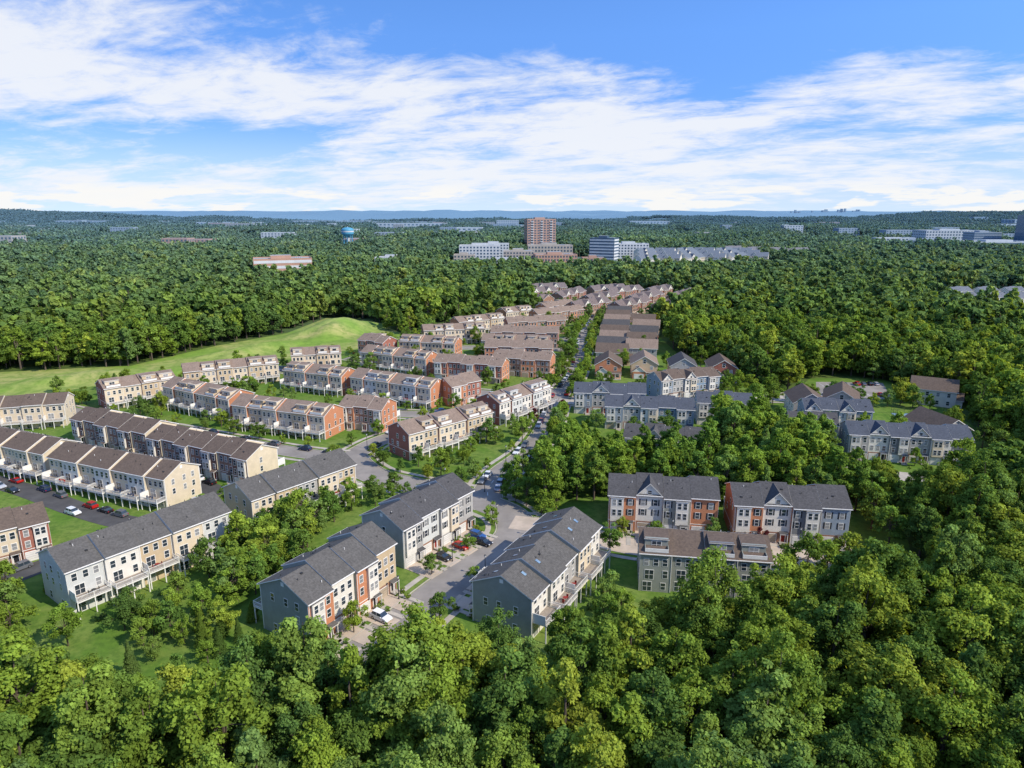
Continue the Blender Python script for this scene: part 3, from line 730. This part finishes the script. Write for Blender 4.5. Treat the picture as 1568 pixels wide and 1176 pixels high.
def instancer(name,P,idx,rz,sc,col):
    n=len(P); me=bpy.data.meshes.new(name); me.vertices.add(n); me.vertices.foreach_set('co',np.asarray(P,dtype=np.float32).ravel())
    a=me.attributes.new('idx','INT','POINT'); a.data.foreach_set('value',np.asarray(idx,dtype=np.int32))
    a=me.attributes.new('rot','FLOAT_VECTOR','POINT'); r=np.zeros((n,3),np.float32); r[:,2]=rz; a.data.foreach_set('vector',r.ravel())
    a=me.attributes.new('scl','FLOAT_VECTOR','POINT'); a.data.foreach_set('vector',np.asarray(sc,dtype=np.float32).ravel())
    o=bpy.data.objects.new(name,me); scn.collection.objects.link(o)
    ng=bpy.data.node_groups.new(name+'_gn','GeometryNodeTree')
    ng.interface.new_socket('Geometry',in_out='INPUT',socket_type='NodeSocketGeometry'); ng.interface.new_socket('Geometry',in_out='OUTPUT',socket_type='NodeSocketGeometry')
    gi=ng.nodes.new('NodeGroupInput');go=ng.nodes.new('NodeGroupOutput')
    ci=ng.nodes.new('GeometryNodeCollectionInfo'); ci.inputs['Collection'].default_value=col; ci.inputs['Separate Children'].default_value=True; ci.inputs['Reset Children'].default_value=True
    ip=ng.nodes.new('GeometryNodeInstanceOnPoints'); ip.inputs['Pick Instance'].default_value=True
    def na(nm,t):
        x=ng.nodes.new('GeometryNodeInputNamedAttribute'); x.data_type=t; x.inputs['Name'].default_value=nm
        return [s for s in x.outputs if s.enabled and s.name=='Attribute'][0]
    L=ng.links.new
    L(gi.outputs[0],ip.inputs['Points']); L(ci.outputs[0],ip.inputs['Instance'])
    L(na('idx','INT'),ip.inputs['Instance Index']); L(na('rot','FLOAT_VECTOR'),ip.inputs['Rotation']); L(na('scl','FLOAT_VECTOR'),ip.inputs['Scale'])
    L(ip.outputs[0],go.inputs[0])
    md=o.modifiers.new('instances','NODES'); md.node_group=ng
    return o
W1=[(4,180),(10,206),(22,212),(31,211),(59,198),(82,199),(102,188),(98,174),(88,170),(55,176),(22,178),(12,171)]
W2=[(66,204),(104,206),(104,222),(90,246),(74,240)]
CLR=[(-100,880,180,1170),(165,880,390,1160),(-320,735,-232,858),(355,500,500,645),(370,1120,560,1270),(25,1180,80,1290),(-200,930,-148,1000)]
def scatter(r0,r1,sp,woods=False,jit=.42):
    ys=np.arange(-60,r1,sp); P=[]
    for k,y in enumerate(ys):
        half=.9*max(y,0)+90
        xs=np.arange(-half,half,sp)+(sp/2 if k%2 else 0)
        P.append(np.stack([xs,np.full_like(xs,y)],1))
    P=np.concatenate(P); P+=RNG.uniform(-jit,jit,P.shape)*sp
    r=np.hypot(P[:,0],P[:,1]); P=P[(r>=r0)&(r<r1)]
    x,y=P[:,0],P[:,1]
    if woods: keep=inpoly(x,y,W1)|inpoly(x,y,W2)
    else: keep=~inpoly(x,y,C0)
    for A,B,hd in FOOT:
        keep&=segdist(x,y,A,B)>hd+(2.6 if woods else 4.0)
    for n,Q in RP.items():
        if n=='S1' and not woods: continue
        for a,b in zip(Q[:-1:2],Q[2::2]):
            keep&=segdist(x,y,a,b)>RW[n]/2+2.0
    for (a,b,c,d) in CLR: keep&=~((x>a)&(x<c)&(y>b)&(y<d))
    keep&=np.hypot(x+348,y-1480)>20
    return P[keep]
def place(name,P,meshes,base=1.0,var=.2,edge=False):
    n=len(P); z=terr(P[:,0],P[:,1])
    s=base*RNG.uniform(1-var,1+var,n)
    if edge: # smaller growth along the margin of the clearing
        dm=np.full(n,1e9)
        for a,b in zip(C0,C0[1:]+C0[:1]): dm=np.minimum(dm,segdist(P[:,0],P[:,1],a,b))
        s=np.where(dm<8,np.minimum(s,RNG.uniform(.62,.95,n)),s)
    sc=np.stack([s*RNG.uniform(.85,1.15,n),s*RNG.uniform(.85,1.15,n),s*RNG.uniform(.86,1.12,n)],1)
    return instancer(name,np.column_stack([P,z]),RNG.integers(0,len(meshes),n),RNG.uniform(0,6.28,n),sc,coll(name+'_kinds',meshes))
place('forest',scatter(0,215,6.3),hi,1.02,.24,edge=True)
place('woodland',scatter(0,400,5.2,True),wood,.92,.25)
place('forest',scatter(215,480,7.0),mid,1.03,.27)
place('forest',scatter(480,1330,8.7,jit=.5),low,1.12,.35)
P=[]
for (a,b,c,d) in CLR[:3]:
    for _ in range(60): P.append((RNG.uniform(a,c),RNG.uniform(b,d)))
P=np.array(P); place('park_trees',P,low,.5,.2)
ys=np.arange(1300,4600,58);P=[]
for k,y in enumerate(ys):
    half=.9*y; xs=np.arange(-half,half,58)+(29 if k%2 else 0); P.append(np.stack([xs,np.full_like(xs,y)],1))
P=np.concatenate(P);P+=RNG.uniform(-8,8,P.shape); r=np.hypot(P[:,0],P[:,1]);P=P[(r>1300)]
k=np.ones(len(P),bool)
for x,y,w,fr in FARX: k&=~((abs(P[:,0]-x)<w/2+10)&(P[:,1]<y+60)&(P[:,1]>y-fr))
for x,y,rr in((1120,1490,90),(1010,1450,110),(900,1620,130),(1060,1700,110),(-348,1480,60),(-345,1390,50),(50,1300,60)): k&=np.hypot(P[:,0]-x,P[:,1]-y)>rr
gap=(np.sin(P[:,0]/260+P[:,1]/400)+np.cos(P[:,0]/170-P[:,1]/230+1))>1.6
k&=~(gap&(P[:,1]>2000))
P=P[k]; z=terr(P[:,0],P[:,1]); n=len(P)
rzz=RNG.integers(0,4,n)*math.pi/2; sc=np.ones((n,3)); sc[:,2]=RNG.uniform(.75,1.35,n)
instancer('distant_woodland',np.column_stack([P,z]),RNG.integers(0,5,n),rzz,sc,coll('distant_woodland_kinds',patches))
yt=[mk('yard_tree_mesh_%d'%i,tree_arrays(7.5,2.5,24,3000,.165,rng,top=.55,crz=.43,shape=SH[i+1]),'foliage_young') for i in range(5)]
ydark=[mk('shade_tree_mesh_%d'%i,tree_arrays(8.0,2.9,26,3000,.18,rng,top=.53,crz=.44,shape=SH[i+1])) for i in range(3)]
pt=mk('purple_plum_tree_mesh',tree_arrays(5.5,1.9,12,2200,.14,rng),'foliage_purple')
def cone_tree(rng):
    Ht=8;n=4200
    h=rng.uniform(.5,Ht,n); r=(1.9*(1-h/Ht)+.1)*np.sqrt(rng.uniform(.35,1.05,n))*(1+.18*np.sin(h*5)); a=rng.uniform(0,6.28,n)
    P=np.stack([r*np.cos(a),r*np.sin(a),h],1); d=np.stack([np.cos(a),np.sin(a),.5+0*a],1)+rot_rand(n,rng)*.6; d/=np.linalg.norm(d,axis=1)[:,None]
    q=cards(P,d,.14*rng.uniform(.6,1.3,n),rng); F=np.arange(n*4).reshape(-1,4).tolist(); T=list(rng.uniform(.45,.85,n)); M=[0]*n
    an=np.arange(6)*1.047; b=len(q); tv=np.concatenate([np.stack([.16*np.cos(an),.16*np.sin(an),0*an-.2],1),np.stack([.03*np.cos(an),.03*np.sin(an),0*an+7.6],1)])
    q=np.concatenate([q,tv])
    for i in range(6): F.append([b+i,b+(i+1)%6,b+6+(i+1)%6,b+6+i]);M.append(1);T.append(1)
    return q,F,M,T
ct=mk('conifer_mesh',cone_tree(rng))
shr=mk('shrub_mesh',tree_arrays(1.6,1.0,9,900,.09,rng,top=.45,crz=.4))
def put(name,me,x,y,s):
    o=bpy.data.objects.new(name,me); o.location=(x,y,0); o.rotation_euler[2]=random.uniform(0,6.28); o.scale=(s*random.uniform(.9,1.15),s*random.uniform(.9,1.15),s*random.uniform(.9,1.15)); scn.collection.objects.link(o)
def free(x,y,b=1.5,rb=.8):
    for A,B,hd in FOOT:
        if segdist(x,y,A,B)<hd+b: return False
    return not road_near(x,y,None,rb)
pl=[(-68,138,1.3),(-64,146,1.5),(-60,152,1.3),(-56,160,1.4),(-62,158,1.1),(-52,150,1.3),(-50,160,1.2),(-57,143,1.4),(-53,141,1.0),(-47,166,1.1),(-44,173,1.0),(-59,129,1.2),(-70,128,1.0),(-62,121,1.0),(-56,117,1.0),(-76,118,1.0),(-84,113,1.1),(-78,124,.8),(-40,182,.9),(-46,178,1.0),(-66,152,1.0),(-50,170,1.2),(-55,131,1.1),(-60,135,1.2),(-100,120,1.3),(-106,128,1.3),(-96,115,1.2),(-113,124,1.2),(-64,136,1.2),(-34,183,1),(-38,176,.9),(-33,176,.7),(-88,168,.9),(-85,196,1),(-93,168,.8),(-80,178,.9),(-20,204,1.0),(-30,206,.9),(-14,214,1.0),(-6,228,1),(0,240,1),(-22,198,1.1),(-12,196,1.0),(18,118,1.2),(22,122,1.0),(20,128,1.1),(64,134,1.4),(70,137,1.5),(76,140,1.4),(62,129,1.3),(83,146,1.5),(92,152,1.5),(93,162,1.6),(96,170,1.5)]
for x,y,s in pl:
    if free(x,y,1.2,.5): put(random.choice(('maple_tree','oak_tree','yard_tree')),random.choice(yt+ydark),x,y,s)
for _ in range(36):
    x=random.gauss(-57,4.5);y=random.gauss(148,11)
    if free(x,y,1.5,.5): put('maple_tree',random.choice(yt+ydark),x,y,random.uniform(.8,1.5))
for _ in range(16):
    x=random.gauss(-64,9);y=random.gauss(113,6)
    if free(x,y,2.5,.5): put('oak_tree',random.choice(yt+ydark),x,y,random.uniform(.5,1.05))
for x,y in((-58,112),(-56,116),(-61,118),(-67,104),(-52,114),(-54,110),(-52,121)): put('conifer_tree',ct,x,y,random.uniform(.55,.9))
cnt=0
for n,P in RP.items():
    if n in('A1','A2','A3','A4','R2'): continue
    T=np.gradient(P,axis=0);T/=np.linalg.norm(T,axis=1)[:,None]
    for i in range(3,len(P)-2,5 if n!='S2' else 3):
        for s in(-1,1):
            if random.random()<(.35 if n!='S2' else .15): continue
            o=RW[n]/2+1.0+random.uniform(0,.3)
            x=P[i,0]-T[i,1]*o*s;y=P[i,1]+T[i,0]*o*s
            if free(x,y,1.2,.4): put('street_tree' ,random.choice(yt+ydark) if random.random()<.95 else pt,x,y,random.uniform(.55,1.0) if (n!='S2' or y<230) else random.uniform(.9,1.4)); cnt+=1
PK=[(130,284),(168,284),(180,320),(144,321)];CT=[(146,240),(170,239),(177,267),(151,269)]
for _ in range(3000):
    x=random.uniform(-230,185);y=random.uniform(175,640)
    X1,Y1=np.array([x]),np.array([y])
    if not inpoly(X1,Y1,C0)[0] or inpoly(X1,Y1,MEAD)[0] or inpoly(X1,Y1,PK)[0] or inpoly(X1,Y1,CT)[0]: continue
    east=x>95 and y<335
    if free(x,y,2.2,1.2) and random.random()<(.85 if east else (.36 if y<330 else .5)): put('yard_tree',random.choice(yt+ydark),x,y,random.uniform(.7,1.5) if east else random.uniform(.55,1.25 if y<330 else 1.5)); cnt+=1
for key,rw in near_rows.items():
    for i in range(rw['n']):
        for q in range(3):
            x,y=loc(rw,(i+.67+q*.12)*rw['w'],-rw['hd']-random.uniform(2.2,5.5) if q==1 else -rw['hd']-random.uniform(1.2,1.8)); put('shrub',shr,x,y,random.uniform(.5,.9))
        x,y=loc(rw,(i+random.random())*rw['w'],rw['hd']+random.uniform(4.5,7))
        if free(x,y,0,.5): put('shrub',shr,x,y,random.uniform(.6,1.3))
for x,y,s in((-2,177.5,1.0),(4,176,1.2),(1,182,1.3),(-1,190,1.1),(3,193,1.4),(8,178,1.0),(8,171,1.1),(12,170,1.0)):
    if free(x,y,1,.3): put('yard_tree',random.choice(yt),x,y,s)
# ------------------------------------------------------------------ cars
def car_mesh(col,suv):
    m=MB(); L=4.6 if not suv else 4.7; h=.5*(1.85)
    bz,top,roofz=.28,(.82 if not suv else 1.0),(1.45 if not suv else 1.75)
    prof=[(-L/2,.45),(-L/2+.1,bz),(L/2-.15,bz),(L/2,.5),(L/2-.05,.68),(L/2-.5,.8 if not suv else .95),(L/2-1.25,top+.06),(-L/2+.55,top+.08),(-L/2+.08,top),]
    n=len(prof); b=len(m.v)
    for s in(-1,1):
        for x,z in prof: m.v.append((x,s*h*(1 if z<.9 else .96),z))
    k=m.mi('car_'+col)
    for i in range(n): j=(i+1)%n; m.f.append((b+i,b+j,b+n+j,b+n+i)); m.m.append(k)
    m.f.append(tuple(b+i for i in range(n))[::-1]);m.m.append(k); m.f.append(tuple(b+n+i for i in range(n)));m.m.append(k)
    x0,x1=(-L/2+.5,L/2-1.3) ; x2,x3=((-L/2+1.15,L/2-2.15) if not suv else (-L/2+.75,L/2-2.0))
    zb=top+.05; hb=h*.93;ht=h*.74
    bot=[(x0,-hb,zb),(x1,-hb,zb),(x1,hb,zb),(x0,hb,zb)];tp=[(x2,-ht,roofz-.06),(x3,-ht,roofz-.06),(x3,ht,roofz-.06),(x2,ht,roofz-.06)]
    for i in range(4): j=(i+1)%4; m.poly([bot[i],bot[j],tp[j],tp[i]],'glass')
    m.slab([(x2-.06,-ht-.03,roofz),(x3+.06,-ht-.03,roofz),(x3+.06,ht+.03,roofz),(x2-.06,ht+.03,roofz)],.07,'car_'+col,'car_'+col)
    for s in(-1,1):
        xm=(x0+x1)/2-.1; m.poly([(xm-.06,s*(hb+.012),zb),(xm+.06,s*(hb+.012),zb),(xm+.05,s*(ht+.012),roofz-.05),(xm-.05,s*(ht+.012),roofz-.05)],'car_'+col)
        m.box(x1-.35,x1-.15,s*(h*.95),s*(h+.16),zb,zb+.16,'car_'+col)
        m.box(L/2-.28,L/2-.03,s*h*.55,s*h*.93,.6,.74,'headlight'); m.box(-L/2-.01,-L/2+.15,s*h*.6,s*h*.93,.62,.8,'taillight')
        for wx in(-L/2+.85,L/2-.9):
            m.cyl((wx,s*(h-.2) if s>0 else -h-.02,.33),.34,.22,'tire',14,axis='y'); m.cyl((wx,s*(h+.0) if s>0 else -h-.04,.33),.2,.04,'rim',10,axis='y')
    return m.mesh('parked_car_'+col)
CM={}
def car(x,y,a,col,suv=False):
    k=(col,suv)
    if k not in CM: CM[k]=car_mesh(col,suv)
    o=bpy.data.objects.new('parked_car',CM[k]); o.location=(x,y,.15); o.rotation_euler[2]=a; scn.collection.objects.link(o)
    return o
cols=['white','silver','black','grey','blue','grey','navy','white','silver','black','grey','silver','white','red']
def drive(rw,i,col,suv=False,d=4.6,fx=.32):
    x,y=loc(rw,(i+fx)*rw['w'],-rw['hd']-d); car(x,y,rw['ang']-math.pi/2+random.uniform(-.04,.04),col,suv)
drive(near_rows['B2'],2,'red');drive(near_rows['B2'],3,'blue',True);drive(near_rows['B2'],3,'black',fx=.05,d=8)
drive(near_rows['B2'],1,'black');drive(near_rows['B1'],2,'white',True);drive(near_rows['B4'],1,'silver');drive(near_rows['B5'],3,'black',True);drive(near_rows['B4'],3,'grey',True)
drive(near_rows['B3'],1,'silver',True);drive(near_rows['B3'],3,'white')
for n,o,st,pr in(('S2',2.9,2,.7),('S5',2.9,3,.5),('S6',2.9,3,.55),('S7',2.9,3,.5),('A1',2.4,3,.45),('A2',2.2,3,.5),('S8',2.9,3,.5),('S9',2.9,3,.4),('A3',2.4,3,.4)):
    P=RP[n];T=np.gradient(P,axis=0)
    for i in range(4,len(P)-3,st):
        for s in(-1,1):
            if random.random()>pr: continue
            t=T[i]/np.linalg.norm(T[i]); x=P[i,0]-t[1]*o*s;y=P[i,1]+t[0]*o*s
            if road_near(x,y,n,1.5) : continue
            ob=car(x,y,math.atan2(t[1],t[0])+(math.pi if s>0 else 0),random.choice(cols),random.random()<.5); ob.location.z=.07
for i in range(9):
    for y in(293,312):
        if random.random()<.65: ob=car(139.5+i*3+(8 if y>300 else 0),y,math.pi/2,random.choice(cols),random.random()<.5); ob.location.z=.03
m=MB(); m.cyl((0,0,0),.11,5,'metal_dark',8,.06); m.cyl((0,0,0),.2,.5,'metal_dark',8,.12); m.cyl((0,0,5),.16,.45,'headlight',8,.24); m.cyl((0,0,5.45),.3,.2,'metal_dark',8,.03)
lm=m.mesh('street_lamp')
for x,y in((-24,129),(-14,145),(-6,138),(-4,165),(7,157),(-20,191),(-2,211),(40,156),(70,151.5),(18,240),(-50,223),(-90,222),(-8,186)):
    o=bpy.data.objects.new('street_lamp',lm);o.location=(x,y,.0);scn.collection.objects.link(o)
# ------------------------------------------------------------------ world & light
SUN_EL=R(41); az=R(118)
w=bpy.data.worlds.new('World'); scn.world=w; w.use_nodes=True; nt=w.node_tree; nt.nodes.clear()
out=N(nt,'ShaderNodeOutputWorld');bg=N(nt,'ShaderNodeBackground'); bg.inputs[1].default_value=.15
tc=N(nt,'ShaderNodeTexCoord'); sep=N(nt,'ShaderNodeSeparateXYZ'); nt.links.new(tc.outputs['Generated'],sep.inputs[0])
zz=math_n(nt,'MAXIMUM',sep.outputs[2],0.0)
cz=N(nt,'ShaderNodeCombineXYZ'); nt.links.new(sep.outputs[0],cz.inputs[0]); nt.links.new(sep.outputs[1],cz.inputs[1]); nt.links.new(math_n(nt,'MULTIPLY_ADD',zz,2.8,.12),cz.inputs[2])
nz=N(nt,'ShaderNodeVectorMath',operation='NORMALIZE'); nt.links.new(cz.outputs[0],nz.inputs[0])
sk=N(nt,'ShaderNodeTexSky'); sk.sky_type='NISHITA'; sk.sun_disc=False; sk.sun_elevation=SUN_EL; sk.sun_rotation=az; sk.altitude=100; sk.air_density=1.0; sk.dust_density=.4; sk.ozone_density=3.0
nt.links.new(nz.outputs[0],sk.inputs['Vector'])
hs=N(nt,'ShaderNodeHueSaturation'); hs.inputs['Saturation'].default_value=1.2; hs.inputs['Hue'].default_value=.506; nt.links.new(sk.outputs[0],hs.inputs['Color'])
nt.links.new(maprange(nt,sep.outputs[2],0,.22,1.6,2.4),hs.inputs['Value'])
azn=math_n(nt,'DIVIDE',sep.outputs[0],math_n(nt,'MAXIMUM',math_n(nt,'ABSOLUTE',sep.outputs[1]),.05))
den=math_n(nt,'ADD',zz,.13)
cp=N(nt,'ShaderNodeCombineXYZ')
px=math_n(nt,'DIVIDE',sep.outputs[0],den); py=math_n(nt,'DIVIDE',sep.outputs[1],den)
nt.links.new(math_n(nt,'ADD',math_n(nt,'MULTIPLY',px,.95),math_n(nt,'MULTIPLY',py,-.3)),cp.inputs[0]); nt.links.new(math_n(nt,'ADD',math_n(nt,'MULTIPLY',py,1.25),math_n(nt,'MULTIPLY',px,.55)),cp.inputs[1])
def wn(scale,detail,rough,vec,dist=0,off=0):
    n=N(nt,'ShaderNodeTexNoise')
    a=N(nt,'ShaderNodeVectorMath',operation='ADD'); nt.links.new(vec,a.inputs[0]); a.inputs[1].default_value=(off,off*1.7,off*.3)
    n.inputs['Scale'].default_value=scale;n.inputs['Detail'].default_value=detail;n.inputs['Roughness'].default_value=rough;n.inputs['Distortion'].default_value=dist
    nt.links.new(a.outputs[0],n.inputs['Vector']); return n.outputs['Fac']
n1=wn(1.15,7,.62,cp.outputs[0],.35,2.0); n2=wn(3.4,6,.66,cp.outputs[0],.5,5.0)
nn=math_n(nt,'ADD',math_n(nt,'MULTIPLY',n1,.72),math_n(nt,'MULTIPLY',n2,.36))
nn=math_n(nt,'ADD',nn,-.04)
dv=N(nt,'ShaderNodeCombineXYZ'); nt.links.new(azn,dv.inputs[0]); nt.links.new(sep.outputs[2],dv.inputs[1])
tot=None
for cx,cy,rx,ry,amp in((-.60,.165,.46,.085,.18),(-.18,.140,.42,.065,.15),(.08,.095,.34,.05,.14),(.50,.125,.36,.07,.17),(-.45,.035,.7,.04,.12),(.35,.045,.7,.045,.12),(.12,.245,.45,.06,-.18),(.62,.235,.42,.05,-.16),(-.42,.085,.30,.03,-.10),(.27,.165,.12,.05,-.10),(.35,.23,.1,.03,.1)):
    s=N(nt,'ShaderNodeVectorMath',operation='SUBTRACT'); nt.links.new(dv.outputs[0],s.inputs[0]); s.inputs[1].default_value=(cx,cy,0)
    dd=N(nt,'ShaderNodeVectorMath',operation='DIVIDE'); nt.links.new(s.outputs[0],dd.inputs[0]); dd.inputs[1].default_value=(rx,ry,1)
    l=N(nt,'ShaderNodeVectorMath',operation='LENGTH'); nt.links.new(dd.outputs[0],l.inputs[0])
    b=maprange(nt,l.outputs['Value'],0,1.3,amp,0,True); tot=b if tot is None else math_n(nt,'ADD',tot,b)
cm=maprange(nt,math_n(nt,'ADD',nn,tot),.48,.72,0,.92,True)
cv=N(nt,'ShaderNodeCombineXYZ'); nt.links.new(math_n(nt,'MULTIPLY',azn,8),cv.inputs[0]); nt.links.new(math_n(nt,'MULTIPLY',sep.outputs[2],55),cv.inputs[1])
n3=wn(1.0,5,.55,cv.outputs[0],.2,9.0)
lowm=math_n(nt,'MULTIPLY',maprange(nt,n3,.50,.57,0,.9,True),maprange(nt,sep.outputs[2],.022,.042,1,0,True))
hz=maprange(nt,sep.outputs[2],0,.13,.8,0,True)
c=mixc(nt,hz,hs.outputs[0],(4.5,5.2,6.2))
c=mixc(nt,cm,c,(6.0,6.15,6.45)); c=mixc(nt,lowm,c,(6.5,6.4,6.2))
nt.links.new(c,bg.inputs[0]); nt.links.new(bg.outputs[0],out.inputs[0])
sd=bpy.data.lights.new('sun','SUN'); sd.energy=5.0; sd.angle=R(.5); sd.color=(1,.93,.79)
so=bpy.data.objects.new('sun',sd); scn.collection.objects.link(so)
dirv=mathutils.Vector((math.sin(az)*math.cos(SUN_EL),math.cos(az)*math.cos(SUN_EL),math.sin(SUN_EL)))
so.rotation_euler=dirv.to_track_quat('Z','Y').to_euler(); so.location=dirv*300
cd=bpy.data.cameras.new('camera'); cd.lens=24; cd.sensor_width=36; cd.clip_end=40000; cd.clip_start=.5
co=bpy.data.objects.new('camera',cd); co.location=(0,0,80); co.rotation_euler=(R(90-14.3),0,0); scn.collection.objects.link(co); scn.camera=co
scn.view_settings.view_transform='Standard'; scn.view_settings.look='None'; scn.view_settings.exposure=0
print('street trees',cnt)
